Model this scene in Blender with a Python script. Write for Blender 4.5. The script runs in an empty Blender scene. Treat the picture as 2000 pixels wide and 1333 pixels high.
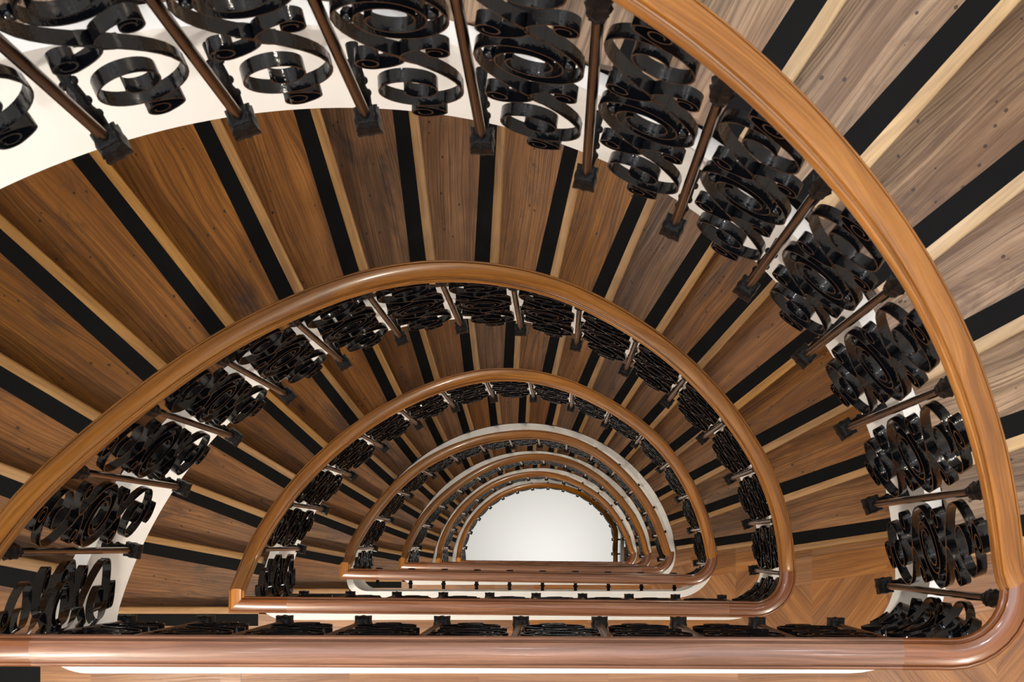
import bpy, bmesh, math, random
from mathutils import Vector, Matrix

scene = bpy.context.scene
COL = scene.collection
random.seed(7)
R_ = math.radians

# ------------------------------------------------------------------ camera
ZC = 27.2                                   # height of the lens above the ground floor
FOC = 2900.0                                # focal length in pixels of a 2000 px wide frame
cam_d = bpy.data.cameras.new('camera')
cam_d.sensor_width = 36.0
cam_d.lens = FOC / 2000 * 36.0
cam_d.shift_x = -0.045
cam_d.shift_y = 0.20075
cam_d.clip_start = 0.02
cam_d.clip_end = 100
cam_d.dof.use_dof = True
cam_d.dof.focus_distance = 8.5
cam_d.dof.aperture_fstop = 18
cam = bpy.data.objects.new('camera', cam_d)
cam.location = (0, 0, ZC)
COL.objects.link(cam)
scene.camera = cam

# ------------------------------------------------------------------ light
scene.view_settings.view_transform = 'Standard'
scene.view_settings.look = 'None'
scene.view_settings.gamma = 1
scene.view_settings.exposure = 0.0

world = bpy.data.worlds.new('world')
world.use_nodes = True
bg = world.node_tree.nodes['Background']
bg.inputs[0].default_value = (0.80, 0.88, 1.0, 1)
bg.inputs[1].default_value = 0.35
scene.world = world


def area_light(name, loc, sx, sy, power, color, rot=(0, 0, 0), shape='RECTANGLE'):
    l = bpy.data.lights.new(name, 'AREA')
    l.shape = shape
    l.size = sx
    l.size_y = sy
    l.energy = power
    l.color = color
    o = bpy.data.objects.new(name, l)
    o.location = loc
    o.rotation_euler = rot
    COL.objects.link(o)
    return o


def point_light(name, loc, radius, power, color):
    l = bpy.data.lights.new(name, 'POINT')
    l.shadow_soft_size = radius
    l.energy = power
    l.color = color
    o = bpy.data.objects.new(name, l)
    o.location = loc
    COL.objects.link(o)
    return o


# ------------------------------------------------------------------ plan of the stair well
CX, CY = -0.185, -0.29                      # centre of the half round well
NX, NY = -0.265, -0.27                      # point the step edges aim at
RF, RC, RW = 1.24, 1.285, 2.60              # fascia face, back of white string, outer wall
YF, YC = -0.31, -0.353                      # the same on the straight side
YS = -2.05                                  # wall behind the landings
NOS = [180.0, 169.5, 159.0, 149.0, 138.0, 128.2, 116.0, 106.9, 96.7, 86.9, 77.2, 66.8,
       57.1, 48.0, 38.5, 28.1, 19.2, 8.6]   # direction of step edges 0..17
NOF = [0.02, 0.0, 0.018, 0.01, 0.03, 0.01, 0.045, 0.027, 0.031, 0.033, 0.033, 0.05, 0.04, 0.032, 0.022, 0.043, 0.015, 0.034]
RAIL = [0.23, 3.18, 6.18, 9.25, 12.7, 16.23, 19.4, 22.0]     # handrail depth below lens on each landing
FLOOR = [d + 0.95 for d in RAIL]
NS = 7
RT = [[1.141, 1.131, 1.12, 1.117, 1.106, 1.104, 1.104, 1.106, 1.103, 1.101, 1.100, 1.103, 1.112, 1.126, 1.139, 1.155, 1.172],
      [1.172, 1.160, 1.135, 1.122, 1.123, 1.131, 1.148, 1.159, 1.161, 1.157, 1.146, 1.142, 1.142, 1.147, 1.156, 1.160, 1.158],
      [1.169, 1.161, 1.153, 1.145, 1.146, 1.154, 1.169, 1.184, 1.189, 1.182, 1.169, 1.167, 1.169, 1.165, 1.161, 1.161, 1.162],
      [1.175, 1.162, 1.149, 1.143, 1.134, 1.124, 1.118, 1.117, 1.125, 1.129, 1.128, 1.123, 1.115, 1.111, 1.116, 1.124, 1.139],
      [1.170, 1.165, 1.156, 1.141, 1.134, 1.137, 1.148, 1.158, 1.167, 1.169, 1.163, 1.152, 1.145, 1.144, 1.153, 1.162, 1.165],
      [1.15, 1.160, 1.165, 1.163, 1.162, 1.165, 1.165, 1.163, 1.163, 1.155, 1.145, 1.138, 1.136, 1.138, 1.142, 1.155, 1.165],
      [1.14, 1.150, 1.160, 1.160, 1.160, 1.160, 1.155, 1.150, 1.150, 1.153, 1.157, 1.160, 1.16, 1.16, 1.16, 1.16, 1.16]]
# straight run of the rail on landing 1..6 : x left, x right, y at the middle, skew
STR = {1: (-1.335, 0.981, -0.226, 0.004), 2: (-1.336, 0.955, -0.252, 0.0094), 3: (-1.327, 0.960, -0.190, 0.017),
       4: (-1.327, 0.959, -0.186, 0.0156), 5: (-1.304, 0.985, -0.213, 0.012), 6: (-1.298, 0.985, -0.225, 0.010),
       7: (-1.298, 0.850, -0.225, 0.0)}


def sstep(x):
    x = min(max(x, 0.0), 1.0)
    return x * x * (3 - 2 * x)


def rad_at(s, tau):
    """rail radius on flight s, tau degrees after the landing"""
    t = min(max(tau / 10.0 - 1, 0.0), 15.999)
    i = int(t)
    f = t - i
    T = RT[s]
    p0, p1, p2, p3 = T[max(i - 1, 0)], T[i], T[i + 1], T[min(i + 2, 16)]
    return 0.5 * ((2 * p1) + (-p0 + p2) * f + (2 * p0 - 5 * p1 + 4 * p2 - p3) * f * f + (-p0 + 3 * p1 - 3 * p2 + p3) * f ** 3)


def rail_depth(s, tau):
    H = RAIL[s + 1] - RAIL[s]
    g = H * tau / 180 + 0.08 * sstep(tau / 35) + max(H * 11 / 180 - 0.08, 0) * sstep((tau - 100) / 69)
    if tau < 12:
        g = (H * 12 / 180 + 0.08 * sstep(12 / 35)) * sstep((tau - 4) / 8)
    x = H - g
    k = 0.03
    return RAIL[s] + H - (x if x > k else (0 if x < -k else (x + k) ** 2 / (4 * k)))


def rail_xy(s, tau):
    th = R_(180 - tau)
    r = rad_at(s, tau)
    x, y = CX + r * math.cos(th), CY + r * math.sin(th)
    if s == 6 and x > STR[7][1]:
        x = STR[7][1]
    return x, y


def floor_line(s, tau):
    return FLOOR[s] + (FLOOR[s + 1] - FLOOR[s]) * tau / 180


def str_y(k, x):
    xl, xr, y, m = STR[k]
    return y - m * (x + 0.2)


# ------------------------------------------------------------------ materials
def new_mat(name):
    m = bpy.data.materials.new(name)
    m.use_nodes = True
    nt = m.node_tree
    nt.nodes.clear()
    out = nt.nodes.new('ShaderNodeOutputMaterial')
    b = nt.nodes.new('ShaderNodeBsdfPrincipled')
    nt.links.new(b.outputs[0], out.inputs[0])
    return m, nt, b


def lin(c):
    return tuple((x / 12.92 if x <= 0.04045 else ((x + 0.055) / 1.055) ** 2.4) for x in c)


def N(nt, t, **kw):
    n = nt.nodes.new(t)
    for k, v in kw.items():
        setattr(n, k, v)
    return n


def math_n(nt, op, a, b=None, c=None):
    n = N(nt, 'ShaderNodeMath', operation=op)
    for i, v in enumerate((a, b, c)):
        if v is None:
            continue
        if isinstance(v, (int, float)):
            n.inputs[i].default_value = v
        else:
            nt.links.new(v, n.inputs[i])
    return n.outputs[0]


def mix(nt, fac, a, b, blend='MIX'):
    n = N(nt, 'ShaderNodeMix', data_type='RGBA', blend_type=blend)
    for sock, v in ((n.inputs[0], fac), (n.inputs[6], a), (n.inputs[7], b)):
        if isinstance(v, (int, float)):
            sock.default_value = v
        elif isinstance(v, tuple):
            sock.default_value = (*v[:3], 1)
        else:
            nt.links.new(v, sock)
    return n.outputs[2]


def noise(nt, vec, scale, detail=3, rough=0.55, dist=0.0):
    n = N(nt, 'ShaderNodeTexNoise')
    n.inputs['Scale'].default_value = scale
    n.inputs['Detail'].default_value = detail
    n.inputs['Roughness'].default_value = rough
    n.inputs['Distortion'].default_value = dist
    nt.links.new(vec, n.inputs['Vector'])
    return n.outputs['Fac']


def ramp(nt, fac, stops):
    n = N(nt, 'ShaderNodeValToRGB')
    el = n.color_ramp.elements
    while len(el) < len(stops):
        el.new(0.5)
    for e, (p, c) in zip(el, stops):
        e.position = p
        e.color = (*c, 1)
    nt.links.new(fac, n.inputs[0])
    return n.outputs[0]


def smooth_range(nt, v, a, b):
    n = N(nt, 'ShaderNodeMapRange', interpolation_type='SMOOTHSTEP')
    nt.links.new(v, n.inputs[0])
    n.inputs[1].default_value = a
    n.inputs[2].default_value = b
    return n.outputs[0]


def wood(name, dark, mid, light, rough=0.4, stain=0.0, knots=0.0, grain=1.0, hue_var=0.25, coat=0.0,
         chevron=False, bump=0.15, varmin=0.75, varmax=1.15, grey=0.0):
    m, nt, b = new_mat(name)
    L = nt.links
    info = N(nt, 'ShaderNodeObjectInfo')
    rnd = info.outputs['Random']
    tint = None
    if chevron:
        geo = N(nt, 'ShaderNodeNewGeometry')
        sep = N(nt, 'ShaderNodeSeparateXYZ')
        L.new(geo.outputs['Position'], sep.inputs[0])
        x, y = sep.outputs[0], sep.outputs[1]
        col = math_n(nt, 'FLOOR', math_n(nt, 'DIVIDE', math_n(nt, 'SUBTRACT', x, 0.86), 0.36))
        par = math_n(nt, 'MULTIPLY_ADD', math_n(nt, 'MODULO', math_n(nt, 'ADD', col, 11.0), 2.0), -2.0, 1.0)
        isch = math_n(nt, 'GREATER_THAN', x, 0.86)
        ea = R_(8.6)
        ed = math_n(nt, 'ADD', math_n(nt, 'MULTIPLY', math_n(nt, 'SUBTRACT', x, NX), math.sin(ea)),
                    math_n(nt, 'MULTIPLY', math_n(nt, 'SUBTRACT', y, NY), -math.cos(ea)))
        inb = math_n(nt, 'MULTIPLY', math_n(nt, 'LESS_THAN', ed, 0.13), isch)
        ca, sa = 0.62, 0.785
        u1 = math_n(nt, 'ADD', math_n(nt, 'MULTIPLY', x, ca), math_n(nt, 'MULTIPLY', math_n(nt, 'MULTIPLY', y, sa), par))
        v1 = math_n(nt, 'SUBTRACT', math_n(nt, 'MULTIPLY', y, ca), math_n(nt, 'MULTIPLY', math_n(nt, 'MULTIPLY', x, sa), par))
        mu = N(nt, 'ShaderNodeMix', data_type='FLOAT')
        L.new(isch, mu.inputs[0]); L.new(x, mu.inputs[2]); L.new(u1, mu.inputs[3])
        mv = N(nt, 'ShaderNodeMix', data_type='FLOAT')
        L.new(isch, mv.inputs[0]); L.new(y, mv.inputs[2]); L.new(v1, mv.inputs[3])
        mu2 = N(nt, 'ShaderNodeMix', data_type='FLOAT')
        L.new(inb, mu2.inputs[0]); L.new(mu.outputs[0], mu2.inputs[2])
        L.new(math_n(nt, 'ADD', math_n(nt, 'MULTIPLY', x, math.cos(ea)), math_n(nt, 'MULTIPLY', y, math.sin(ea))), mu2.inputs[3])
        mv2 = N(nt, 'ShaderNodeMix', data_type='FLOAT')
        L.new(inb, mv2.inputs[0]); L.new(mv.outputs[0], mv2.inputs[2])
        L.new(math_n(nt, 'ADD', ed, 0.13 * 7), mv2.inputs[3])
        U, V = mu2.outputs[0], mv2.outputs[0]
        vb = math_n(nt, 'DIVIDE', V, 0.13)
        bid = math_n(nt, 'FLOOR', vb)
        wn0 = N(nt, 'ShaderNodeTexWhiteNoise', noise_dimensions='3D')
        cb0 = N(nt, 'ShaderNodeCombineXYZ')
        L.new(bid, cb0.inputs[0]); L.new(col, cb0.inputs[1]); cb0.inputs[2].default_value = 3.3
        L.new(cb0.outputs[0], wn0.inputs['Vector'])
        ub = math_n(nt, 'ADD', math_n(nt, 'DIVIDE', U, 1.15), math_n(nt, 'MULTIPLY', wn0.outputs['Value'], 5.0))
        lid = math_n(nt, 'FLOOR', ub)
        wn = N(nt, 'ShaderNodeTexWhiteNoise', noise_dimensions='3D')
        cb = N(nt, 'ShaderNodeCombineXYZ')
        L.new(bid, cb.inputs[0]); L.new(col, cb.inputs[1]); L.new(lid, cb.inputs[2])
        L.new(cb.outputs[0], wn.inputs['Vector'])
        rnd2 = wn.outputs['Value']
        seam_v = math_n(nt, 'ABSOLUTE', math_n(nt, 'SUBTRACT', math_n(nt, 'FRACT', vb), 0.5))
        seam_u = math_n(nt, 'ABSOLUTE', math_n(nt, 'SUBTRACT', math_n(nt, 'FRACT', ub), 0.5))
        seam = math_n(nt, 'MAXIMUM', math_n(nt, 'GREATER_THAN', seam_v, 0.489), math_n(nt, 'GREATER_THAN', seam_u, 0.4988))
        rnd = math_n(nt, 'FRACT', math_n(nt, 'ADD', rnd, rnd2))
    else:
        uv = N(nt, 'ShaderNodeUVMap')
        uv.uv_map = 'UVMap'
        sep = N(nt, 'ShaderNodeSeparateXYZ')
        L.new(uv.outputs[0], sep.inputs[0])
        U, V = sep.outputs[0], sep.outputs[1]
        seam = None
    off = math_n(nt, 'MULTIPLY', rnd, 37.0)

    def vec(su, sv):
        c = N(nt, 'ShaderNodeCombineXYZ')
        L.new(math_n(nt, 'MULTIPLY', U, su), c.inputs[0])
        L.new(math_n(nt, 'MULTIPLY', V, sv), c.inputs[1])
        L.new(off, c.inputs[2])
        return c.outputs[0]

    # broad figure of the board, bent by a slow noise
    warp = noise(nt, vec(1.3, 6.0), 1.0, 2, 0.5)
    cv = N(nt, 'ShaderNodeCombineXYZ')
    L.new(math_n(nt, 'MULTIPLY', U, 0.9), cv.inputs[0])
    L.new(math_n(nt, 'ADD', math_n(nt, 'MULTIPLY', V, 16.0), math_n(nt, 'MULTIPLY', warp, 2.6)), cv.inputs[1])
    L.new(off, cv.inputs[2])
    fig = noise(nt, cv.outputs[0], 1.6, 5, 0.62, 0.3)
    col_ = ramp(nt, fig, [(0.28, dark), (0.5, mid), (0.74, light)])
    # annual ring lines
    cv2 = N(nt, 'ShaderNodeCombineXYZ')
    L.new(math_n(nt, 'MULTIPLY', U, 2.0), cv2.inputs[0])
    L.new(math_n(nt, 'ADD', math_n(nt, 'MULTIPLY', V, 170.0), math_n(nt, 'MULTIPLY', warp, 14.0)), cv2.inputs[1])
    L.new(off, cv2.inputs[2])
    lines = noise(nt, cv2.outputs[0], 1.0, 3, 0.6)
    lf = smooth_range(nt, lines, 0.42, 0.66)
    col_ = mix(nt, math_n(nt, 'MULTIPLY', lf, 0.55 * grain), col_, mix(nt, 0.5, dark, tuple(0.45 * c for c in dark)))
    # fine pores
    pores = noise(nt, vec(14.0, 420.0), 1.0, 2, 0.6)
    pf = smooth_range(nt, pores, 0.6, 0.75)
    col_ = mix(nt, math_n(nt, 'MULTIPLY', pf, 0.5 * grain), col_, tuple(0.4 * c for c in dark))
    if stain > 0:
        st = noise(nt, vec(2.6, 8.0), 1.0, 5, 0.72, 0.6)
        sf = smooth_range(nt, st, 0.51, 0.72)
        col_ = mix(nt, math_n(nt, 'MULTIPLY', sf, stain), col_, (0.030, 0.018, 0.016))
        pk = noise(nt, vec(1.4, 3.0), 1.0, 3, 0.6)
        kf = smooth_range(nt, pk, 0.45, 0.7)
        col_ = mix(nt, math_n(nt, 'MULTIPLY', kf, 0.30), col_, (0.16, 0.068, 0.034))
        sp = N(nt, 'ShaderNodeTexVoronoi')
        sp.inputs['Scale'].default_value = 1.0
        L.new(vec(22.0, 30.0), sp.inputs['Vector'])
        dot = math_n(nt, 'LESS_THAN', sp.outputs['Distance'], 0.13)
        keep = math_n(nt, 'GREATER_THAN', noise(nt, vec(5, 9), 1.0, 2, 0.5), 0.52)
        col_ = mix(nt, math_n(nt, 'MULTIPLY', math_n(nt, 'MULTIPLY', dot, keep), 0.85), col_, (0.012, 0.008, 0.006))
    if knots > 0:
        vo = N(nt, 'ShaderNodeTexVoronoi')
        vo.inputs['Scale'].default_value = 1.0
        vo.inputs['Randomness'].default_value = 1.0
        L.new(vec(2.6, 6.0), vo.inputs['Vector'])
        wob = noise(nt, vec(18, 30), 1.0, 3, 0.6)
        dd = math_n(nt, 'ADD', vo.outputs['Distance'], math_n(nt, 'MULTIPLY', wob, 0.08))
        sepc = N(nt, 'ShaderNodeSeparateColor')
        L.new(vo.outputs['Color'], sepc.inputs[0])
        sel = math_n(nt, 'GREATER_THAN', sepc.outputs[0], 0.55)
        kn = math_n(nt, 'MULTIPLY', math_n(nt, 'SUBTRACT', 1.0, smooth_range(nt, dd, 0.07, 0.16)), sel)
        ringv = math_n(nt, 'MULTIPLY', math_n(nt, 'ABSOLUTE', math_n(nt, 'SINE', math_n(nt, 'MULTIPLY', dd, 120.0))),
                       math_n(nt, 'MULTIPLY', math_n(nt, 'SUBTRACT', 1.0, smooth_range(nt, dd, 0.1, 0.34)), sel))
        col_ = mix(nt, math_n(nt, 'MULTIPLY', ringv, 0.35), col_, tuple(0.5 * c for c in dark))
        col_ = mix(nt, math_n(nt, 'MULTIPLY', kn, knots), col_, (0.03, 0.016, 0.01))
    # each board its own tone
    hv = N(nt, 'ShaderNodeHueSaturation')
    L.new(col_, hv.inputs['Color'])
    r2 = math_n(nt, 'FRACT', math_n(nt, 'MULTIPLY', rnd, 7.31))
    r3 = math_n(nt, 'FRACT', math_n(nt, 'MULTIPLY', rnd, 13.7))
    L.new(math_n(nt, 'MULTIPLY_ADD', r2, varmax - varmin, varmin), hv.inputs['Value'])
    L.new(math_n(nt, 'MULTIPLY_ADD', r3, hue_var, 1.08 - hue_var * 0.5), hv.inputs['Saturation'])
    hv.inputs['Hue'].default_value = 0.5
    col_ = hv.outputs[0]
    if seam is not None:
        col_ = mix(nt, math_n(nt, 'MULTIPLY', seam, 0.6), col_, (0.05, 0.03, 0.02))
    L.new(col_, b.inputs['Base Color'])
    b.inputs['Roughness'].default_value = rough
    if coat:
        b.inputs['Coat Weight'].default_value = coat
        b.inputs['Coat Roughness'].default_value = 0.12
    if bump:
        bp = N(nt, 'ShaderNodeBump')
        bp.inputs['Strength'].default_value = bump
        bp.inputs['Distance'].default_value = 0.002
        L.new(math_n(nt, 'ADD', math_n(nt, 'MULTIPLY', lf, -1.0), math_n(nt, 'MULTIPLY', pf, -0.6)), bp.inputs['Height'])
        L.new(bp.outputs[0], b.inputs['Normal'])
    return m


M = {}
M['tread'] = wood('worn_oak', (0.095, 0.038, 0.012), (0.235, 0.104, 0.036), (0.370, 0.180, 0.066), rough=0.40, stain=0.75,
                  knots=0.85, hue_var=0.3, bump=0.3, varmin=0.7, varmax=1.25, grain=1.2)
M['nosing'] = wood('oak_nosing', (0.20, 0.105, 0.042), (0.36, 0.205, 0.090), (0.46, 0.28, 0.13), rough=0.42, grain=0.6,
                   hue_var=0.2, varmin=0.8, varmax=1.15)
M['tread_pale'] = wood('pale_oak', (0.110, 0.068, 0.045), (0.300, 0.205, 0.135), (0.480, 0.350, 0.240), rough=0.42, stain=0.7,
                       knots=0.85, hue_var=0.25, bump=0.3, varmin=0.75, varmax=1.15, grain=1.2)  # paler, greyer oak, for the topmost flight only
M['nosing_pale'] = wood('pale_oak_nosing', (0.30, 0.21, 0.13), (0.48, 0.34, 0.20), (0.62, 0.48, 0.32), rough=0.42, grain=0.5,
                        hue_var=0.2, varmin=0.85, varmax=1.1)  # paler nosing of the topmost flight
M['riser'] = wood('dark_riser', (0.012, 0.005, 0.002), (0.040, 0.016, 0.006), (0.075, 0.034, 0.013), rough=0.5, hue_var=0.3)
M['landing'] = wood('landing_oak', (0.19, 0.080, 0.032), (0.33, 0.155, 0.065), (0.45, 0.235, 0.110), rough=0.36, chevron=True,
                    hue_var=0.2, varmin=0.8, varmax=1.1, grain=0.9)
M['rail'] = wood('varnished_oak_rail', (0.12, 0.042, 0.010), (0.26, 0.105, 0.026), (0.37, 0.170, 0.050), rough=0.34, grain=0.9,
                 hue_var=0.15, coat=0.4, bump=0.08, varmin=0.8, varmax=1.1)
M['rail_str'] = wood('reddish_oak_rail', (0.11, 0.048, 0.028), (0.20, 0.095, 0.058), (0.30, 0.160, 0.100), rough=0.36, grain=1.2,
                     hue_var=0.15, coat=0.15, bump=0.1, varmin=0.85, varmax=1.05)
M['rail_corner'] = wood('dark_oak_rail', (0.09, 0.030, 0.012), (0.17, 0.064, 0.028), (0.24, 0.10, 0.045), rough=0.3, grain=0.9,
                        hue_var=0.15, coat=0.5, bump=0.06, varmin=0.85, varmax=1.05)


def plain(name, col, rough, metallic=0.0, coat=0.0, nz=0.0, nscale=20.0, bump=0.0, bscale=60.0, spec=0.5):
    m, nt, b = new_mat(name)
    tc = N(nt, 'ShaderNodeTexCoord')
    if nz:
        f = noise(nt, tc.outputs['Object'], nscale, 4, 0.6)
        c = mix(nt, f, tuple(x * (1 - nz) for x in col), tuple(min(1, x * (1 + nz)) for x in col))
        nt.links.new(c, b.inputs['Base Color'])
    else:
        b.inputs['Base Color'].default_value = (*col, 1)
    b.inputs['Roughness'].default_value = rough
    b.inputs['Metallic'].default_value = metallic
    b.inputs['Coat Weight'].default_value = coat
    b.inputs['Coat Roughness'].default_value = 0.06
    b.inputs['Specular IOR Level'].default_value = spec
    if bump:
        f2 = noise(nt, tc.outputs['Object'], bscale, 3, 0.6)
        bp = N(nt, 'ShaderNodeBump')
        bp.inputs['Strength'].default_value = bump
        bp.inputs['Distance'].default_value = 0.004
        nt.links.new(f2, bp.inputs['Height'])
        nt.links.new(bp.outputs[0], b.inputs['Normal'])
    return m


M['iron'] = plain('black_gloss_iron', (0.002, 0.0024, 0.0036), 0.10, coat=0.0, bump=0.2, bscale=60.0, spec=0.34)
M['cast'] = plain('black_cast_iron', (0.003, 0.003, 0.0035), 0.36, coat=0.0, spec=0.13, bump=0.7, bscale=110.0)
M['rod'] = plain('bronzed_rod', (0.16, 0.112, 0.086), 0.2, metallic=1.0, nz=0.25, nscale=14.0)
M['grip'] = plain('black_grip_strip', (0.0025, 0.0025, 0.003), 0.65, nz=0.6, nscale=400.0, spec=0.12)
M['white'] = plain('white_gloss_paint', (0.80, 0.81, 0.82), 0.38, nz=0.03, nscale=3.0, bump=0.08, bscale=6.0)
M['plaster'] = plain('cream_plaster', (0.50, 0.48, 0.45), 0.7, nz=0.04, nscale=2.0)
M['ground'] = plain('white_ground_floor', (0.85, 0.85, 0.83), 0.45, nz=0.02, nscale=0.7)
M['brass'] = plain('screw_steel', (0.7, 0.68, 0.62), 0.3, metallic=1.0)


# ------------------------------------------------------------------ object helpers
def finish(bm, name, mats, parent=None, smooth=None, normals=True):
    if normals:
        bmesh.ops.recalc_face_normals(bm, faces=bm.faces)
    me = bpy.data.meshes.new(name)
    bm.to_mesh(me)
    bm.free()
    if not isinstance(mats, (list, tuple)):
        mats = [mats]
    for m in mats:
        me.materials.append(m)
    if smooth is not None:
        for p in me.polygons:
            p.use_smooth = True
        try:
            me.set_sharp_from_angle(angle=R_(smooth))
        except Exception:
            pass
    return me


def obj(name, me, parent=None):
    o = bpy.data.objects.new(name, me)
    COL.objects.link(o)
    if parent is not None:
        o.parent = parent
    return o


def thing(name, label, cat, loc=(0, 0, 0), rz=0.0, group=None, me=None):
    o = bpy.data.objects.new(name, me)
    COL.objects.link(o)
    o.location = loc
    o.rotation_euler = (0, 0, rz)
    o['label'] = label
    o['category'] = cat
    if group:
        o['group'] = group
    return o


def structure(name, me):
    o = obj(name, me)
    o['kind'] = 'structure'
    return o


def uvl(bm):
    return bm.loops.layers.uv.get('UVMap') or bm.loops.layers.uv.new('UVMap')


def prism(bm, pts, ztop, zbot, org=None, ang=0.0, uoff=0.0, bevel_front=None):
    """solid over plan outline pts (x, y); uv = metres along direction ang from org"""
    lay = uvl(bm)
    org = org or pts[0]
    ca, sa = math.cos(ang), math.sin(ang)
    zt = ztop if callable(ztop) else (lambda x, y: ztop)
    zb = zbot if callable(zbot) else (lambda x, y: zbot)
    top = [bm.verts.new((x, y, zt(x, y))) for x, y in pts]
    bot = [bm.verts.new((x, y, zb(x, y))) for x, y in pts]
    n = len(pts)
    fs = [bm.faces.new(top), bm.faces.new(bot[::-1])]
    for i in range(n):
        fs.append(bm.faces.new((top[i], bot[i], bot[(i + 1) % n], top[(i + 1) % n])))
    for f in fs:
        for l in f.loops:
            x, y, z = l.vert.co
            dx, dy = x - org[0], y - org[1]
            l[lay].uv = (dx * ca + dy * sa + uoff, -dx * sa + dy * ca + (z if f not in fs[:2] else 0))
    return fs


def circ_line(px, py, ang, off, R):
    """point on circle (C, R) hit by the line through P in direction ang shifted by off to its left"""
    a = R_(ang)
    dx, dy = math.cos(a), math.sin(a)
    ox, oy = px - dy * off - CX, py + dx * off - CY
    bq = ox * dx + oy * dy
    cq = ox * ox + oy * oy - R * R
    t = -bq + math.sqrt(bq * bq - cq)
    return CX + ox + t * dx, CY + oy + t * dy


def edge(k, off, R):
    return circ_line(NX, NY, NOS[k], NOF[k] + off, R)


def outline(inset, n=14):
    """closed outline of the well opening at an inset from the back of the string, as (angle, x, y) sorted by angle"""
    R, Y, rc, rl = RC - inset, YC + inset, 0.27 - inset, 0.16 - inset
    w = math.sqrt((R - rc) ** 2 - (Y + rc - CY) ** 2)
    wl = math.sqrt((R - rl) ** 2 - (Y + rl - CY) ** 2)
    pts = []
    cr = (CX + w, Y + rc)
    cl = (CX - wl, Y + rl)
    ar = math.atan2(cr[1] - CY, cr[0] - CX)
    al = math.atan2(cl[1] - CY, CX - cl[0])
    for i in range(n):                       # right fillet, from the straight up to the circle
        a = -math.pi / 2 + (ar + math.pi / 2) * i / n
        pts.append((cr[0] + rc * math.cos(a), cr[1] + rc * math.sin(a)))
    for i in range(121):
        a = ar + (math.pi - al - ar) * i / 120
        pts.append((CX + R * math.cos(a), CY + R * math.sin(a)))
    for i in range(1, n + 1):
        a = math.pi - al + (math.pi / 2 + al) * i / n
        pts.append((cl[0] + rl * math.cos(a), cl[1] + rl * math.sin(a)))
    for i in range(1, 24):
        pts.append((cl[0] + (cr[0] - cl[0]) * i / 24, Y))
    out = []
    for x, y in pts:
        a = math.degrees(math.atan2(y - CY, x - CX))
        if a < -90.01: a += 360
        out.append((a, x, y))
    return sorted(out), out


OUTL, OUTP = {}, {}
for _i in (0.0, 0.045):
    OUTL[_i], OUTP[_i] = outline(_i)
IR = min(i for i, q in enumerate(OUTP[0.0][:60]) if q[0] >= 9.0)
IL = min(i for i, q in enumerate(OUTP[0.0]) if i > 90 and q[2] <= NY - 0.02)


def rho(theta, inset):
    """distance from C to the outline in direction theta (degrees, -90..270)"""
    T = OUTL[inset]
    n = len(T)
    lo = 0
    if theta < T[0][0]: theta += 360
    for i in range(n):
        a0, x0, y0 = T[i]
        a1, x1, y1 = T[(i + 1) % n]
        if i == n - 1: a1 += 360
        if a0 <= theta <= a1:
            c, s = math.cos(R_(theta)), math.sin(R_(theta))
            # ray against segment
            ux, uy = x1 - x0, y1 - y0
            den = c * uy - s * ux
            if abs(den) < 1e-12:
                return math.hypot(x0 - CX, y0 - CY)
            return ((x0 - CX) * uy - (y0 - CY) * ux) / den
    return RC - inset


def outpt(theta, inset, s=None, landing7=False):
    r = rho(theta, inset)
    x, y = CX + r * math.cos(R_(theta)), CY + r * math.sin(R_(theta))
    lim = 1.02 if inset == 0.0 else 0.965
    if landing7 and x > lim:
        x = lim
    return x, y


def edge_in(k, off, gap=0.004):
    """where edge line k meets the back of the string"""
    if k == 0 and off > 0.03:
        return -1.44, NY - NOF[0] - off
    a = R_(NOS[k])
    dx, dy = math.cos(a), math.sin(a)
    o = NOF[k] + off
    px, py = NX - dy * o, NY + dx * o
    lo, hi = 0.2, 2.0
    for _ in range(40):
        m = (lo + hi) / 2
        x, y = px + dx * m, py + dy * m
        th = math.degrees(math.atan2(y - CY, x - CX))
        if th < -90: th += 360
        if math.hypot(x - CX, y - CY) < rho(th, 0.0) + gap: lo = m
        else: hi = m
    return px + dx * lo, py + dy * lo


def ang_of(p):
    th = math.degrees(math.atan2(p[1] - CY, p[0] - CX))
    return th + 360 if th < -90 else th


def arc_between(p, q, R, n):
    a0 = math.atan2(p[1] - CY, p[0] - CX)
    a1 = math.atan2(q[1] - CY, q[0] - CX)
    if a0 < -2.5: a0 += 2 * math.pi
    if a1 < -2.5: a1 += 2 * math.pi
    return [(CX + R * math.cos(a0 + (a1 - a0) * i / n), CY + R * math.sin(a0 + (a1 - a0) * i / n)) for i in range(n + 1)]


def sweep(bm, path, prof, closed_prof=True, caps=True, uoff=0.0, voff=0.0, mat=0):
    """path: list of (pos, side vector, up vector); prof: list of (a, b)"""
    lay = uvl(bm)
    rings = []
    us = [uoff]
    for i, (p, s, u) in enumerate(path):
        if i:
            us.append(us[-1] + (p - path[i - 1][0]).length)
        rings.append([bm.verts.new(p + s * a + u * b_) for a, b_ in prof])
    vs = [voff]
    m = len(prof)
    for j in range(1, m + 1):
        a0, b0 = prof[j - 1]
        a1, b1 = prof[j % m]
        vs.append(vs[-1] + math.hypot(a1 - a0, b1 - b0))
    for i in range(len(rings) - 1):
        for j in range(m if closed_prof else m - 1):
            k = (j + 1) % m
            f = bm.faces.new((rings[i][j], rings[i + 1][j], rings[i + 1][k], rings[i][k]))
            f.material_index = mat
            for l, uv in zip(f.loops, ((us[i], vs[j]), (us[i + 1], vs[j]), (us[i + 1], vs[j + 1]), (us[i], vs[j + 1]))):
                l[lay].uv = uv
    if caps:
        for r, rev in ((rings[0], False), (rings[-1], True)):
            f = bm.faces.new(r[::-1] if rev else r)
            f.material_index = mat


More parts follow.
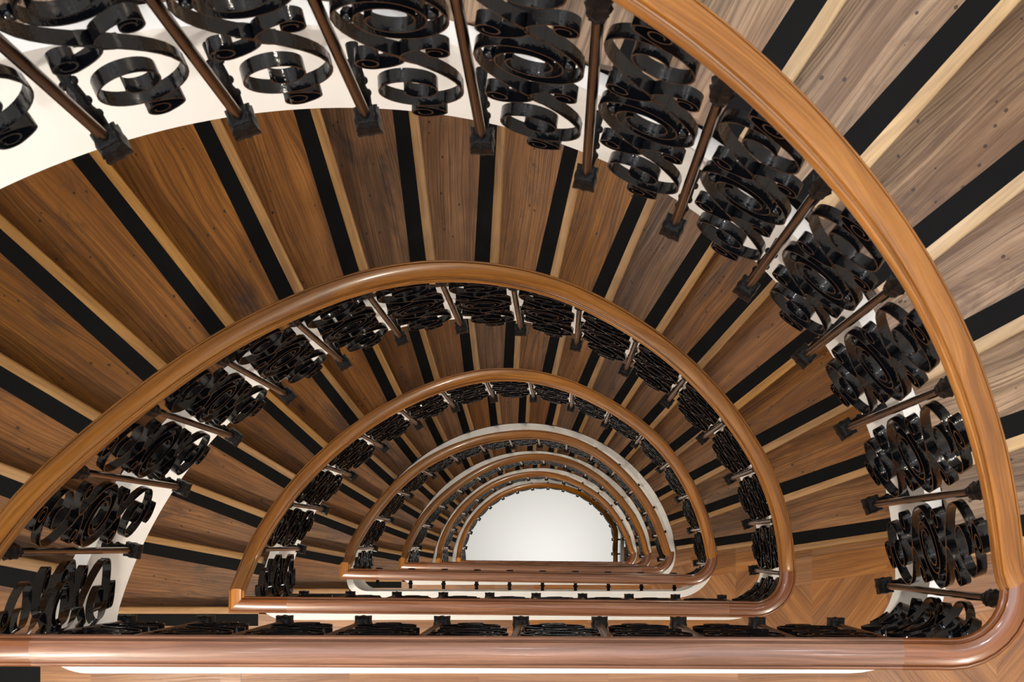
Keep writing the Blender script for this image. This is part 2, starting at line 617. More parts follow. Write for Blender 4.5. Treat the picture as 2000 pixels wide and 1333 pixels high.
def lathe(bm, prof, seg=16, cx=0, cy=0, petal=0.0, npet=8, square=0.0):
    rings = []
    for r, z in prof:
        ring = []
        for i in range(seg):
            a = 2 * math.pi * i / seg
            k = 1 + petal * math.cos(npet * a)
            if square:
                c, s = abs(math.cos(a)), abs(math.sin(a))
                k *= 1 + square * (1 / max(c, s) - 1)
            ring.append(bm.verts.new((cx + r * k * math.cos(a), cy + r * k * math.sin(a), z)))
        rings.append(ring)
    for a, b_ in zip(rings, rings[1:]):
        for i in range(seg):
            j = (i + 1) % seg
            bm.faces.new((a[i], a[j], b_[j], b_[i]))
    bm.faces.new(rings[0][::-1])
    bm.faces.new(rings[-1])


def ball(bm, x, y, z, r, sx=1.0):
    mt = Matrix.Translation((x, y, z)) @ Matrix.Diagonal((sx, 1, 1, 1))
    bmesh.ops.create_uvsphere(bm, u_segments=10, v_segments=7, radius=r, matrix=mt)


def tube(bm, pts, rads, seg=8):
    rings = []
    n = len(pts)
    for i, p in enumerate(pts):
        t = (pts[min(i + 1, n - 1)] - pts[max(i - 1, 0)]).normalized()
        s = t.cross(Vector((1, 0, 0)))
        if s.length < 0.1:
            s = t.cross(Vector((0, 1, 0)))
        s.normalize()
        u = s.cross(t)
        rings.append([bm.verts.new(p + (s * math.cos(2 * math.pi * k / seg) + u * math.sin(2 * math.pi * k / seg)) * rads[i])
                      for k in range(seg)])
    for a, b_ in zip(rings, rings[1:]):
        for i in range(seg):
            j = (i + 1) % seg
            bm.faces.new((a[i], a[j], b_[j], b_[i]))
    bm.faces.new(rings[0][::-1])
    bm.faces.new(rings[-1])


# ------------------------------------------------------------------ names used in labels
ORD = ['first', 'second', 'third', 'fourth', 'fifth', 'sixth', 'seventh', 'eighth', 'ninth', 'tenth', 'eleventh', 'twelfth',
       'thirteenth', 'fourteenth', 'fifteenth', 'sixteenth', 'seventeenth', 'eighteenth']
RING = ['topmost', 'second', 'third', 'fourth', 'fifth', 'sixth', 'lowest']
FL = ['topmost flight', 'second flight down', 'third flight down', 'fourth flight down',
      'fifth flight down', 'sixth flight down', 'lowest flight']

# ------------------------------------------------------------------ steps
def build_step(s, k):
    """step k (1..17) of flight s; k = 0 is the edge board of the landing"""
    H = FLOOR[s + 1] - FLOOR[s]
    rise = H / 18
    d = FLOOR[s] + rise * k
    zt = ZC - d
    a1 = NOS[k]
    RO = RW - 0.02
    t = 0.032
    if s == 0:
        lab = 'topmost flight nearest the lens'
    org = (NX, NY)

    def quad(off0, off1, kk, ri=RC + 0.004, ro=RO):
        return [edge_in(kk, off0), edge(kk, off0, ro), edge(kk, off1, ro), edge_in(kk, off1)]
    mid = (a1 + (NOS[k - 1] if k else 190)) / 2
    base = edge(k, 0.05, 1.6)
    if k == 0:
        label = ('oak landing edge with black grip strip at the head of the ' + FL[s])
        root = thing('landing_edge', label, 'step edge', (0, 0, 0), group='landing edges')
    else:
        label = ('pale greyish' if s == 0 else 'worn brown') + ' oak step, black grip strip, ' + ORD[k - 1] + ' from the top of the ' + FL[s]
        root = thing('stair_step', label, 'step', (0, 0, 0), group='steps of the ' + FL[s])
    root.location = (base[0], base[1], zt - t)

    def add(name, bm, mat, smooth=None):
        me = finish(bm, name, mat, smooth=smooth)
        me.transform(Matrix.Translation((-base[0], -base[1], -(zt - t))))
        return obj(name, me, root)
    # nosing: a strip with a rounded front
    bm = bmesh.new()
    p0 = Vector((*edge_in(k, 0.0), zt))
    p1 = Vector((*edge(k, 0.0, RO), zt))
    dr = (p1 - p0).normalized()
    back = Vector((-dr.y, dr.x, 0))
    prof = [(0.034, 0.0), (0.010, 0.0), (0.003, -0.003), (0.0, -0.010), (0.0, -0.022), (0.004, -0.030), (0.012, -0.034), (0.034, -0.034)]
    up = Vector((0, 0, 1))
    sweep(bm, [(p0, back, up), (p1, back, up)], prof)
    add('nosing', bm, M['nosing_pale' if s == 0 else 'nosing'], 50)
    # grip strip
    bm = bmesh.new()
    prism(bm, quad(0.034, 0.092, k), zt + 0.001, zt - 0.02, org, R_(a1))
    add('grip_strip', bm, M['grip'])
    if k > 0:
        bm = bmesh.new()
        pin = [edge_in(k, 0.092), edge_in(k - 1, 0.02)]
        pout = [edge(k, 0.092, RO), edge(k - 1, 0.02, RO)]
        t0_, t1_ = ang_of(pin[0]), ang_of(pin[1])
        inner = [pin[0]]
        for i in range(1, 5):
            th = t0_ + (t1_ - t0_) * i / 5
            r_ = rho(th, 0.0) + 0.004
            inner.append((CX + r_ * math.cos(R_(th)), CY + r_ * math.sin(R_(th))))
        inner.append(pin[1])
        outer = arc_between(pout[1], pout[0], RO, 8)
        prism(bm, inner + outer, zt, zt - t, org, R_(mid), uoff=k * 0.37)
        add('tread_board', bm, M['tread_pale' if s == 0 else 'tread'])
    # riser under the nosing
    bm = bmesh.new()
    prism(bm, quad(0.02, 0.04, k), zt - 0.033 + 0.001, zt - rise, org, R_(a1))
    lay = uvl(bm)
    for f in bm.faces:
        for l in f.loops:
            x, y, z = l.vert.co
            l[lay].uv = (math.hypot(x - NX, y - NY), z)
    add('riser', bm, M['riser'])
    return root


for s in range(NS):
    for k in range(18):
        if s == 0 and k < 3:
            continue
        build_step(s, k)


# ------------------------------------------------------------------ white string (fascia), soffits, landings
def soffit_depth(s, tau):
    base = floor_line(s, tau) + 0.61 + (0.12 * max(0, 1 - tau / 140) if s == 0 else 0)
    lo, hi = FLOOR[s] + 0.42, FLOOR[s + 1] + 0.42
    w0 = sstep((tau + 11) / 14)
    w1 = sstep((178 - tau) / 14)
    d = lo * (1 - w0) + base * w0
    return hi * (1 - w1) + min(d, hi + 0.2) * w1


T17 = 171.0                                  # where the flight string meets the landing string
def build_string(s):
    """smooth white string of flight s, rising with the steps"""
    bm = bmesh.new()
    uvl(bm)
    rings = []
    for i in range(IL, IR - 1, -1):
        a_, xo, yo = OUTP[0.0][i]
        _b, xi, yi = OUTP[0.045][i]
        tau = 180 - a_
        if s == 0 and tau < 30:
            continue
        if s == 6:
            xo, xi = min(xo, 1.02), min(xi, 0.965)
        tt = max(tau, 0)
        top = ZC - floor_line(s, tt) - (0.11 if s else 0.17) * sstep(tt / 10) + 0.004
        top = top if tau < 160 else top + (ZC - FLOOR[s + 1] + 0.004 - top) * sstep((tau - 160) / 10.8)
        bot = ZC - soffit_depth(s, tau)
        rings.append([bm.verts.new((xi, yi, top)), bm.verts.new((xo, yo, top)), bm.verts.new((xo, yo, bot)), bm.verts.new((xi, yi, bot))])
    for a, b_ in zip(rings, rings[1:]):
        for q in range(4):
            bm.faces.new((a[q], a[(q + 1) % 4], b_[(q + 1) % 4], b_[q]))
    bm.faces.new(rings[0])
    bm.faces.new(rings[-1][::-1])
    return finish(bm, 'string', M['white'], smooth=40)


def landing_string(k):
    bm = bmesh.new()
    uvl(bm)
    d = FLOOR[k]
    rings = []
    idx = list(range(IR, -1, -1)) + list(range(len(OUTP[0.0]) - 1, IL - 1, -1))
    for i in idx:
        _a, xo, yo = OUTP[0.0][i]
        _b, xi, yi = OUTP[0.045][i]
        if k == 7:
            xo, xi = min(xo, 1.02), min(xi, 0.965)
        # the left end runs down to meet the deeper flight string
        bot = ZC - d - 0.42
        if xo < -1.1 and k < 7:
            bot = ZC - d - 0.42 - (soffit_depth(k, 0) - d - 0.42) * sstep((-1.1 - xo) / 0.3)
        rings.append([bm.verts.new((xi, yi, ZC - d + 0.004)), bm.verts.new((xo, yo, ZC - d + 0.004)),
                      bm.verts.new((xo, yo, bot)), bm.verts.new((xi, yi, bot))])
    for a, b_ in zip(rings, rings[1:]):
        for q in range(4):
            bm.faces.new((a[q], a[(q + 1) % 4], b_[(q + 1) % 4], b_[q]))
    bm.faces.new(rings[0])
    bm.faces.new(rings[-1][::-1])
    return finish(bm, 'landing_string', M['white'], smooth=40)


def build_landing(k):
    d = FLOOR[k]
    z = ZC - d
    XL, XR = CX - RW - 0.02, CX + RW + 0.02
    p17 = edge_in(17, 0.022)
    e17 = edge(17, 0.022, RW)
    p0, e0 = edge_in(0, 0.092), (XL, NY - NOF[0] - 0.092)
    if k == 7:
        p0, e0 = edge_in(0, 0.0), (XL, NY - NOF[0])
    pts = [p17]
    a17 = ang_of(p17) - 0.4
    ylim = NY - NOF[0] - 0.034 if k < 7 else NY - NOF[0]
    cand = [(a if a < a17 else a - 360) for a, _x, _y in OUTL[0.0]]
    for a in sorted([a for a in cand if -180 < a < a17], reverse=True):
        x, y = outpt(a if a >= -90 else a + 360, 0.0, landing7=(k == 7))
        if x < -1.0 and y > ylim:
            break
        if k == 7 and y > p17[1]:
            continue
        if (Vector((x, y)) - Vector(pts[-1])).length > 2e-3:
            pts.append((x, y))
    if k == 7:
        pts[0] = (1.02, p17[1])
    else:
        pts += [(-1.44, ylim)]
    pts += [p0, e0, (XL, YS - 0.02), (XR, YS - 0.02), (XR, e17[1]), e17]
    bm = bmesh.new()
    prism(bm, pts, z, z - 0.03, (0, 0), 0.0)
    bmesh.ops.triangulate(bm, faces=[f for f in bm.faces if len(f.verts) > 4])
    structure('floor', finish(bm, 'floor', M['landing']))
    bm = bmesh.new()
    prism(bm, pts, z - 0.032, z - 0.41, (0, 0), 0.0)
    bmesh.ops.triangulate(bm, faces=[f for f in bm.faces if len(f.verts) > 4])
    structure('ceiling', finish(bm, 'ceiling', M['plaster']))


def build_soffit(s):
    bm = bmesh.new()
    uvl(bm)
    rows = []
    t0 = 25 if s == 0 else 0
    n = 44
    for i in range(n + 1):
        tau = t0 + (171.3 - t0) * i / n
        th = R_(180 - tau)
        d = soffit_depth(s, tau)
        rows.append([(CX + r * math.cos(th), CY + r * math.sin(th), ZC - d + 0.01) for r in (rho(180 - tau, 0.0), 1.7, 2.15, RW)])
    up, lo = [], []
    for r in rows:
        lo.append([bm.verts.new(p) for p in r])
        up.append([bm.verts.new((p[0], p[1], p[2] + 0.12)) for p in r])
    for i in range(n):
        for j in range(3):
            bm.faces.new((lo[i][j], lo[i][j + 1], lo[i + 1][j + 1], lo[i + 1][j]))
            bm.faces.new((up[i][j], up[i + 1][j], up[i + 1][j + 1], up[i][j + 1]))
        bm.faces.new((lo[i][0], lo[i + 1][0], up[i + 1][0], up[i][0]))
        bm.faces.new((lo[i][3], up[i][3], up[i + 1][3], lo[i + 1][3]))
    for r0, r1 in ((lo[0], up[0]), (lo[-1], up[-1])):
        for j in range(3):
            bm.faces.new((r0[j], r1[j], r1[j + 1], r0[j + 1]))
    structure('ceiling', finish(bm, 'ceiling', M['plaster'], smooth=40))


tn = 1
for s in range(NS):
    structure('trim_%d' % tn, build_string(s))
    tn += 1
    build_soffit(s)
for k in range(1, 8):
    structure('trim_%d' % tn, landing_string(k))
    tn += 1
    build_landing(k)

# walls
ZT = ZC + 2.6
bm = bmesh.new()
uvl(bm)
n = 48
inner = [(CX + RW * math.cos(math.pi * i / n), CY + RW * math.sin(math.pi * i / n)) for i in range(n + 1)]
outerw = [(CX + (RW + 0.2) * math.cos(math.pi * i / n), CY + (RW + 0.2) * math.sin(math.pi * i / n)) for i in range(n + 1)]
for i in range(n):
    prism(bm, [inner[i], inner[i + 1], outerw[i + 1], outerw[i]], ZT, -0.1)
bmesh.ops.remove_doubles(bm, verts=bm.verts, dist=0.0005)
structure('wall_north', finish(bm, 'wall_north', M['plaster'], smooth=30))
for nm, x0, x1, y0, y1 in (('wall_south', CX - RW - 0.2, CX + RW + 0.2, YS - 0.2, YS), ('wall_west', CX - RW - 0.2, CX - RW, YS, CY),
                           ('wall_east', CX + RW, CX + RW + 0.2, YS, CY)):
    bm = bmesh.new()
    prism(bm, [(x0, y0), (x1, y0), (x1, y1), (x0, y1)], ZT, -0.1)
    structure(nm, finish(bm, nm, M['plaster']))
bm = bmesh.new()
prism(bm, [(-3, -2.4), (2.7, -2.4), (2.7, 2.6), (-3, 2.6)], 0.0, -0.1)
structure('floor', finish(bm, 'floor', M['ground']))

# ------------------------------------------------------------------ handrails
RP = [(-0.034, -0.004), (-0.0345, 0.006), (-0.031, 0.012), (-0.0275, 0.0135), (-0.0255, 0.0105), (-0.0225, 0.0125), (-0.0215, 0.0215), (-0.012, 0.0255),
      (0.0, 0.027), (0.012, 0.0255), (0.0215, 0.0215), (0.0225, 0.0125), (0.0255, 0.0105), (0.0275, 0.0135), (0.031, 0.012), (0.0345, 0.006),
      (0.034, -0.004), (0.029, -0.012), (0.024, -0.015), (0.022, -0.026), (-0.022, -0.026), (-0.024, -0.015), (-0.029, -0.012)]
UP = Vector((0, 0, 1))


def frames(pts, first=None, last=None):
    out = []
    n = len(pts)
    for i, p in enumerate(pts):
        t = (pts[min(i + 1, n - 1)] - pts[max(i - 1, 0)]).normalized()
        sd = UP.cross(t)
        sd.normalize()
        u = t.cross(sd).normalized()
        out.append([p, sd, u])
    if first is not None:
        out[0][1], out[0][2] = first, UP.copy()
    if last is not None:
        out[-1][1], out[-1][2] = last, UP.copy()
    return [tuple(x) for x in out]


def V3(x, y, d):
    return Vector((x, y, ZC - d))


def rail_curve(s):
    """from the mitre at landing s round the flight to just before the right corner of landing s+1"""
    pts = []
    if s >= 1:
        xl, xr, y, m = STR[s]
        yk = str_y(s, xl)
        pts += [V3(xl, yk, RAIL[s]), V3(xl, yk + 0.05, RAIL[s])]
        a0 = rail_xy(s, 12)
        yy = yk + 0.05
        # short level piece, then eased into the flight
        for q in (0.25, 0.5, 0.75):
            y_ = yk + 0.05 + (a0[1] - yk - 0.05) * q
            x_ = xl + (a0[0] - xl) * q * q
            tau = 180 - math.degrees(math.atan2(y_ - CY, x_ - CX))
            pts.append(V3(x_, y_, rail_depth(s, tau)))
        t0 = 12
    else:
        t0 = 24
    tau = t0
    while tau <= 169:
        x, y = rail_xy(s, tau)
        pts.append(V3(x, y, rail_depth(s, tau)))
        tau += 2.0
    xl, xr, y, m = STR[s + 1]
    yk = str_y(s + 1, xr)
    x0, y0 = rail_xy(s, 169)
    for q in (0.35, 0.7, 1.0):
        pts.append(V3(x0 + (xr - x0) * sstep(q), y0 + (yk + 0.15 - y0) * q, RAIL[s + 1]))
    if s == 6:
        pts += [V3(xr, yk, RAIL[7]), V3(xr, yk - 0.3, RAIL[7])]
    # light smoothing
    for _ in range(2):
        sm = [pts[0], pts[1]] + [(pts[i - 1] + pts[i] * 2 + pts[i + 1]) / 4 for i in range(2, len(pts) - 2)] + [pts[-2], pts[-1]]
        pts = sm
    return pts


for k in range(0, 8):
    part = []
    lab = {0: 'curved oak handrail sweeping across the upper right, the one nearest the lens'}
    if k == 0:
        label = 'thick curved oak handrail sweeping down the upper right side, nearest the lens'
    elif k == 7:
        continue
    else:
        label = 'oak handrail making the ' + RING[k].replace('lowest', 'innermost') + ' half ring from outside and its straight landing run'
    root = thing('handrail', label, 'handrail', (0, 0, 0), group=None)
    if k >= 1:
        xl, xr, y, m = STR[k]
        D = RAIL[k]
        rc = 0.14
        yr = str_y(k, xr)
        corner = []
        for i in range(9):
            a = (math.pi / 2) * i / 8
            cx_, cy_ = xr - rc, yr + rc
            corner.append(V3(cx_ + rc * math.cos(a), cy_ - rc * math.sin(a), D))
        corner.insert(0, V3(xr, yr + rc + 0.02, D))
        xj = xr - 0.245
        xm = xl + 0.21
        corner += [V3(xr - rc - 0.04, str_y(k, xr - rc - 0.04), D), V3(xj, str_y(k, xj), D)]
        root.location = V3(0, y, D)
        inv = Matrix.Translation(-root.location)
        bm = bmesh.new()
        sweep(bm, frames(corner), RP)
        me = finish(bm, 'corner_section', M['rail_corner'], smooth=35)
        me.transform(inv)
        obj('corner_section', me, root)['label'] = 'darker rounded corner piece'
        bm = bmesh.new()
        st = [V3(xj + (xm - xj) * i / 6, str_y(k, xj + (xm - xj) * i / 6), D) for i in range(7)]
        sweep(bm, frames(st), RP)
        me = finish(bm, 'straight_section', M['rail_str'], smooth=35)
        me.transform(inv)
        obj('straight_section', me, root)
        bm = bmesh.new()
        mt = [V3(xm, str_y(k, xm), D), V3(xl + 0.1, str_y(k, xl + 0.1), D), V3(xl, str_y(k, xl), D)]
        # side vector points away from the well for a run heading west
        sweep(bm, frames(mt, last=Vector((-1, -1, 0))), RP)
        me = finish(bm, 'mitre_section', M['rail_corner'], smooth=35)
        me.transform(inv)
        obj('mitre_section', me, root)['label'] = 'darker end piece mitred into the rising rail'
    else:
        inv = Matrix.Identity(4)
        root.location = V3(0, 0, 1.5)
        inv = Matrix.Translation(-root.location)
    if k <= 6:
        pts = rail_curve(k)
        bm = bmesh.new()
        sweep(bm, frames(pts, first=Vector((-1, -1, 0)) if k else None), RP)
        me = finish(bm, 'curved_section', M['rail'], smooth=35)
        me.transform(inv)
        obj('curved_section', me, root)

# ------------------------------------------------------------------ ironwork: shared meshes
def ribbon(bm, pts, w=0.024, t=0.0036):
    """flat bar on edge following pts (x, z); w = width across the panel"""
    n = len(pts)
    rings = []
    for i, (x, z) in enumerate(pts):
        x0, z0 = pts[max(i - 1, 0)]
        x1, z1 = pts[min(i + 1, n - 1)]
        tx, tz = x1 - x0, z1 - z0
        l = math.hypot(tx, tz) or 1
        nx, nz = -tz / l, tx / l
        rings.append([bm.verts.new((x + nx * a, b_, z + nz * a)) for a, b_ in
                      ((t / 2, -w / 2), (t / 2, w / 2), (-t / 2, w / 2), (-t / 2, -w / 2))])
    for a, b_ in zip(rings, rings[1:]):
        for i in range(4):
            j = (i + 1) % 4
            bm.faces.new((a[i], a[j], b_[j], b_[i]))
    bm.faces.new(rings[0][::-1])
    bm.faces.new(rings[-1])


def spiral(cx, cz, r0, r1, a0, a1, n=40):
    return [(cx + (r0 + (r1 - r0) * i / n) * math.cos(R_(a0 + (a1 - a0) * i / n)),
             cz + (r0 + (r1 - r0) * i / n) * math.sin(R_(a0 + (a1 - a0) * i / n))) for i in range(n + 1)]


def bez(p0, p1, p2, p3, n=14):
    o = []
    for i in range(1, n):
        t = i / n
        o.append(tuple((1 - t) ** 3 * a + 3 * (1 - t) ** 2 * t * b_ + 3 * (1 - t) * t * t * c + t ** 3 * d
                       for a, b_, c, d in zip(p0, p1, p2, p3)))
    return o


def s_scroll(zb, zt, lo=(540, 0.018), up=(540, 0.018), r=0.091):
    cx = 0.004
    lower = spiral(cx, zb, lo[1], r, -lo[0], 0, 52)
    upper = spiral(-cx, zt, r, up[1], 180, 180 - up[0], 52)
    p0, p3 = lower[-1], upper[0]
    h = (zt - zb)
    return lower + bez(p0, (p0[0], p0[1] + h * 0.42), (p3[0], p3[1] - h * 0.42), p3) + upper


def curl(cx, cz, r, sx, sz, ex, ez):
    """C shaped curl: joins at (ex, ez) and winds into (cx, cz); sx, sz mirror it"""
    sp = spiral(0, 0, r, 0.010, -60, -560, 34)
    pts = [(cx + sx * x, cz + sz * z) for x, z in sp]
    p0 = (ex, ez)
    p3 = pts[0]
    c = bez(p0, (p0[0] + sx * 0.055, p0[1] - sz * 0.02), (p3[0] + sx * 0.055, p3[1] + sz * 0.02), p3, 10)
    return [p0] + c + pts


ZB1, ZM, ZT2 = 0.255, 0.605, 0.925


def panel_parts():
    """curves of one panel, x in -0.1..0.1, z from 0 (foot) up to the rail"""
    P = {}
    P['lower_scroll'] = [s_scroll(ZB1, ZM, up=(400, 0.030))]
    P['upper_scroll'] = [s_scroll(ZM, ZT2, lo=(400, 0.030))]
    P['curl'] = []
    for zb, zt in ((ZB1, ZM), (ZM, ZT2)):
        zm = (zb + zt) / 2
        P['curl'].append(curl(-0.062, zm - 0.030, 0.027, 1, 1, -0.030, zm + 0.028))
        P['curl'].append(curl(0.062, zm + 0.030, 0.027, -1, -1, 0.030, zm - 0.028))
    P['curl'].append(curl(0.010, ZB1 - 0.122, 0.027, 1, 1, 0.0, ZB1 - 0.082))
    P['curl'].append(curl(-0.010, ZT2 + 0.122, 0.027, -1, -1, 0.0, ZT2 + 0.082))
    P['balls'] = [(-0.069, ZM - 0.012), (0.069, ZM + 0.012)]
    return P


def panel_meshes(slope, width, bend=None, merged=False, zscale=1.0):
    """bend: function (u in -0.5..0.5, y) -> (x, y) plan position; default straight chord"""
    P = panel_parts()
    out = []
    sc = width / 0.2

    def shape(bm):
        for v in bm.verts:
            x, y, z = v.co
            u = x * sc
            zz = z * zscale - slope * u
            if bend:
                px, py = bend(x / 0.2, y)
            else:
                px, py = u, y
            v.co = (px, py, zz)
    if merged:
        bm = bmesh.new()
        for k_ in ('lower_scroll', 'upper_scroll', 'curl'):
            for c in P[k_]:
                ribbon(bm, c[::2] + [c[-1]] if len(c) % 2 == 0 else c[::2])
        shape(bm)
        return [('scroll_panel', finish(bm, 'scroll_panel', M['iron'], smooth=50))]
    for nm, key, idx in (('lower_scroll', 'lower_scroll', 0), ('upper_scroll', 'upper_scroll', 0)) + tuple(
            ('curl', 'curl', i) for i in range(6)):
        bm = bmesh.new()
        ribbon(bm, P[key][idx])
        shape(bm)
        out.append((nm, finish(bm, nm, M['iron'], smooth=50)))
    for x, z in P['balls']:
        bm = bmesh.new()
        ball(bm, x, 0, z, 0.013)
        shape(bm)
        out.append(('collar_ball', finish(bm, 'collar_ball', M['iron'], smooth=60)))
    return out


def foot_mesh():
    bm = bmesh.new()
    lathe(bm, [(0.012, 0.012), (0.0165, 0.010), (0.0165, 0.002), (0.0135, 0.0), (0.0205, -0.006), (0.0235, -0.016), (0.0215, -0.026), (0.0245, -0.036),
               (0.0235, -0.052), (0.021, -0.062), (0.012, -0.068)][::-1], seg=32, petal=0.045, npet=8, square=0.8)
    return finish(bm, 'foot_block', M['cast'], smooth=35)


def bracket_mesh():
    bm = bmesh.new()
    pts = [Vector((0, 0.012, -0.03)), Vector((0, 0.03, -0.035)), Vector((0, 0.045, -0.015)), Vector((0, 0.05, 0.015)),
           Vector((0, 0.058, 0.045)), Vector((0, 0.082, 0.062)), Vector((0, 0.115, 0.06))]
    tube(bm, pts, [0.012, 0.012, 0.014, 0.010, 0.013, 0.010, 0.012], 8)
    for y, z in ((0.045, -0.012), (0.055, 0.03), (0.08, 0.062)):
        for sx in (-1, 1):
            ball(bm, sx * 0.009, y, z, 0.008)
    return finish(bm, 'bracket', M['cast'], smooth=45)


def collar_mesh():
    bm = bmesh.new()
    lathe(bm, [(0.012, -0.02), (0.016, -0.012), (0.013, -0.004), (0.018, 0.004), (0.0205, 0.022), (0.017, 0.036), (0.020, 0.048), (0.021, 0.064),
               (0.016, 0.078), (0.014, 0.1), (0.014, 0.16)], seg=24, petal=0.10, npet=8)
    return finish(bm, 'collar', M['cast'], smooth=35)


def rod_mesh():
    bm = bmesh.new()
    seg = 20
    prof = [(0.0098, 0.0), (0.0098, 1.0)]
    lathe(bm, prof, seg=seg, petal=0.05, npet=5)
    return finish(bm, 'rod', M['rod'], smooth=40)


ME = dict(foot=foot_mesh(), bracket=bracket_mesh(), collar=collar_mesh(), rod=rod_mesh())
CACHE = {}


def merged_baluster(length):
    bm = bmesh.new()
    for me_, off, sc in ((ME['foot'], 0, 1), (ME['bracket'], 0, 1)):
        t_ = bmesh.new()
        t_.from_mesh(me_)
        tmp = bpy.data.meshes.new('tmp')
        t_.to_mesh(tmp)
        t_.free()
        bm.from_mesh(tmp)
        bpy.data.meshes.remove(tmp)
    lathe(bm, [(0.014, length - 0.17), (0.024, length - 0.13), (0.015, length - 0.06), (0.014, length)], seg=8)
    nf = len(bm.faces)
    lathe(bm, [(0.0098, 0.0), (0.0098, length - 0.16)], seg=8)
    bm.faces.ensure_lookup_table()
    for i in range(nf, len(bm.faces)):
        bm.faces[i].material_index = 1
    return finish(bm, 'baluster', [M['cast'], M['rod']], smooth=40)


def place_baluster(x, y, theta_out, d_foot, d_rail, label, group, full):
    """theta_out: world direction pointing away from the well"""
    L = d_foot - d_rail - 0.02
    loc = (x, y, ZC - d_foot)
    rz = theta_out - math.pi / 2
    if not full:
        key = round(L, 2)
        if ('b', key) not in CACHE:
            CACHE[('b', key)] = merged_baluster(L)
        return thing('baluster', label, 'baluster', loc, rz, group, CACHE[('b', key)])
    root = thing('baluster', label, 'baluster', loc, rz, group)
    r = obj('rod', ME['rod'], root)
    r.scale = (1, 1, L - 0.14)
    r['label'] = 'bronze brown rod'
    obj('foot_block', ME['foot'], root)
    obj('bracket', ME['bracket'], root)
    c = obj('collar', ME['collar'], root)
    c.location = (0, 0, L - 0.155)
    return root


def foot_depth(s, tau):
    f = floor_line(s, tau)
    if s == 0:
        return f + 0.255 + 0.155 * sstep((tau - 110) / 55)
    off = 0.27
    if tau < 26:
        off = 0.22 + 0.05 * sstep((tau - 12) / 14)
    return f + off


def place_panel(parts, loc, rz, label, group, sx=1.0, sz=1.0):
    if len(parts) == 1:
        o = thing('scroll_panel', label, 'scrollwork panel', loc, rz, group, parts[0][1])
        o.scale = (sx, 1, sz)
        return o
    root = thing('scroll_panel', label, 'scrollwork panel', loc, rz, group)
    root.scale = (sx, 1, sz)
    for nm, me in parts:
        obj(nm, me, root)
    return root


TOPSHIFT = [0, 0, 1.5, 1.3, 1.0, 0.1, -0.5, -1.0, -1.2, -1.5, -1.5, -1.4, -1.3, -1.0, 0]
TAUS = [14 + 11.25 * i for i in range(15)]
XS = [0.806 - 0.2285 * i for i in range(10)]
WHERE = ['outermost', 'second', 'third', 'fourth', 'fifth', 'sixth', 'innermost']

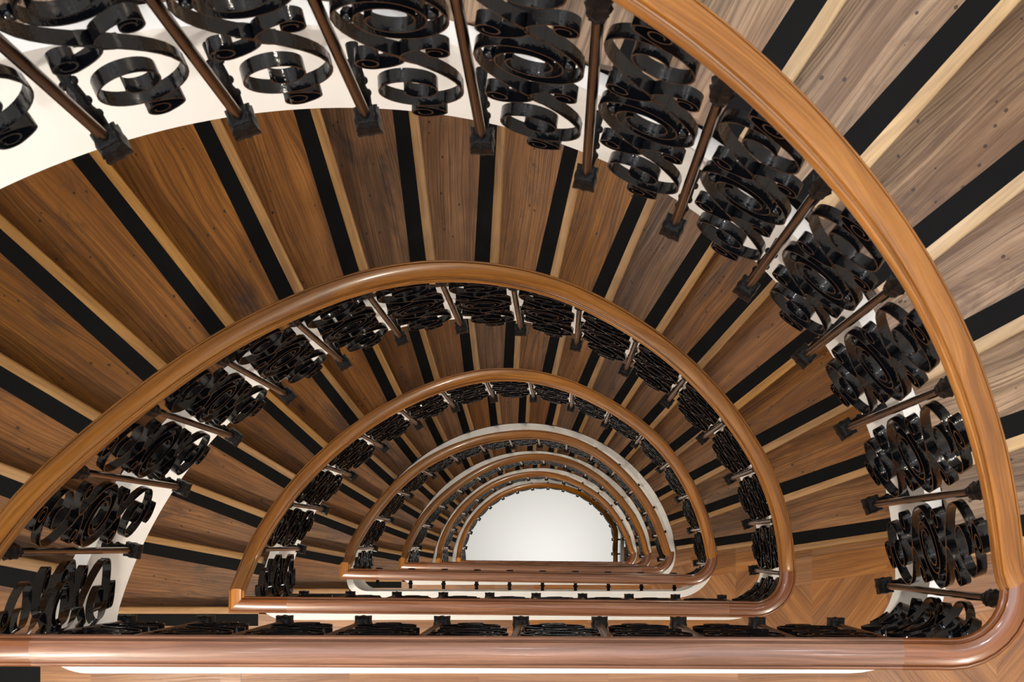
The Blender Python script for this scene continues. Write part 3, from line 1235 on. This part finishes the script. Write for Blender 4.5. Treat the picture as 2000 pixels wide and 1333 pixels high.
for s in range(NS):
    H = RAIL[s + 1] - RAIL[s]
    full = s <= 3
    arcpos = []
    for i, tau in enumerate(TAUS):
        if s == 0 and tau < 30:
            continue
        tau += TOPSHIFT[i] if s == 0 else -math.sin(R_(tau))
        if s == 6 and tau > 150:
            x, y = STR[7][1], 0.30 - (tau - 150) * 0.0195
            out = 0.0
        else:
            x, y = rail_xy(s, tau)
            out = R_(180 - tau)
        dr = rail_depth(s, tau)
        df = foot_depth(s, tau)
        place_baluster(x, y, out, df, dr, 'slim bronze baluster with black foot, ' + ORD[i] + ' clockwise on the curve of the ' +
                       WHERE[s] + ' ring', 'curved run of balusters, ' + WHERE[s] + ' ring', full)
        arcpos.append((i, tau, x, y, df, dr))
    # panels between neighbouring balusters of the curve
    slope = 0.25 * (H / 180 * 11.25) / 0.225
    key = ('p', s)
    parts = panel_meshes(slope, 0.2, merged=not full)
    for a, b_ in zip(arcpos, arcpos[1:]):
        dx, dy = b_[2] - a[2], b_[3] - a[3]
        w = math.hypot(dx, dy)
        loc = ((a[2] + b_[2]) / 2, (a[3] + b_[3]) / 2, ZC - (a[4] + b_[4]) / 2)
        hgt = ((a[4] - a[5]) + (b_[4] - b_[5])) / 2 - 0.03
        place_panel(parts, loc, math.atan2(dy, dx), 'black wrought iron scroll panel, ' + ORD[a[0]] + ' clockwise on the curve of the ' +
                    WHERE[s] + ' ring', 'scroll panels on the curve, ' + WHERE[s] + ' ring', sx=(w - 0.024) / 0.2, sz=min(1.0, (hgt - 0.02) / 1.07))
    # landing k = s + 1 (straight run)
    k = s + 1
    if k > 6:
        continue
    D = RAIL[k]
    dfoot = FLOOR[k] + 0.146
    sp = []
    for i, x in enumerate(XS):
        y = str_y(k, x)
        place_baluster(x, y, -math.pi / 2, dfoot, D, 'slim bronze baluster, black foot, ' + ORD[i] + ' from the right under the ' + WHERE[s] +
                       ' straight handrail', 'straight run of balusters, ' + WHERE[s] + ' ring', full)
        sp.append((i, x, y))
    parts = panel_meshes(0.0, 0.2, merged=not full, zscale=0.98)
    for a, b_ in zip(sp, sp[1:]):
        place_panel(parts, ((a[1] + b_[1]) / 2, (a[2] + b_[2]) / 2, ZC - dfoot), math.pi, 'black scroll panel on the landing, ' + ORD[a[0]] +
                    ' from the right under the ' + WHERE[s] + ' straight handrail', 'scroll panels on the straight, ' + WHERE[s] + ' ring',
                    sx=(0.2285 - 0.024) / 0.2)
    # rounded corner panels: right (flight s to landing) and left (landing to next flight)
    last = arcpos[-1]
    p0, p1 = Vector((last[2], last[3])), Vector((sp[0][1], sp[0][2]))
    xr = STR[k][1]
    yk = str_y(k, xr)

    def corner_bend(p0, p1, q, org):
        # quadratic curve p0 -> p1 pulled to q, in coordinates relative to org
        def f(u, y):
            t = min(max(u * 0.9 + 0.5, 0), 1)
            pt = p0 * (1 - t) ** 2 + q * 2 * t * (1 - t) + p1 * t * t
            tg = (q - p0) * 2 * (1 - t) + (p1 - q) * 2 * t
            tg.normalize()
            nn = Vector((-tg.y, tg.x))
            r_ = pt + nn * y - org
            return r_.x, r_.y
        return f
    org = (p0 + p1) / 2
    zsl = (dfoot - last[4]) / 0.25
    ps = panel_meshes(zsl, 0.22, bend=corner_bend(p0, p1, Vector((xr, yk)), org), merged=not full, zscale=0.90)
    place_panel(ps, (org.x, org.y, ZC - (dfoot + last[4]) / 2), 0, 'black scroll panel bent round the right hand corner of the ' + WHERE[s] + ' ring',
                'bent corner scroll panels')
    if s + 1 < NS:
        s2 = s + 1
        x2, y2 = rail_xy(s2, TAUS[0])
        f2 = foot_depth(s2, TAUS[0])
        p0, p1 = Vector((sp[-1][1], sp[-1][2])), Vector((x2, y2))
        org = (p0 + p1) / 2
        zsl = (f2 - dfoot) / 0.25
        ps = panel_meshes(zsl, 0.22, bend=corner_bend(p0, p1, Vector((STR[k][0], str_y(k, STR[k][0]))), org), merged=not (s2 <= 3), zscale=0.90)
        place_panel(ps, (org.x, org.y, ZC - (dfoot + f2) / 2), 0, 'black scroll panel bent round the sharp left corner of the ' + WHERE[s] +
                    ' straight handrail', 'bent corner scroll panels')

# ------------------------------------------------------------------ lamps and added fill lights
COOL = (0.84, 0.91, 1.0)
WARM = (1.0, 0.90, 0.76)
area_light('skylight', (-0.2, -0.2, ZC + 2.5), 3.0, 2.4, 90, COOL)
for x, y, e in ((-1.7, 0.9, 60), (-0.2, 1.7, 75), (1.4, 1.1, 115), (1.6, -0.9, 100), (-0.2, -1.5, 60), (-1.8, -0.9, 55)):
    point_light('ceiling_spot', (x, y, ZC + 2.2), 0.06, e, (0.98, 0.97, 1.0))
for k in range(0, 7):
    z = ZC - FLOOR[k + 1] + 2.25
    g = (1.1, 0.9, 0.8, 0.75, 0.75, 0.8, 1.0)[k]
    point_light('landing_lamp', (-1.5, -0.85, z), 0.05, 125 * g, WARM)
    point_light('landing_lamp', (1.5, -1.3, z), 0.05, 60 * g, WARM)
    tau = 112
    th = R_(180 - tau)
    d = floor_line(k, tau)
    point_light('flight_fill', (CX + 2.35 * math.cos(th), CY + 2.35 * math.sin(th), ZC - d + 1.9), 0.05, 26 * g, WARM)  # unseen fill added to light the curved flight, no fitting on the wall
area_light('hall_lamp', (-0.2, -0.2, 3.0), 1.5, 1.2, 70, (1.0, 0.98, 0.95))
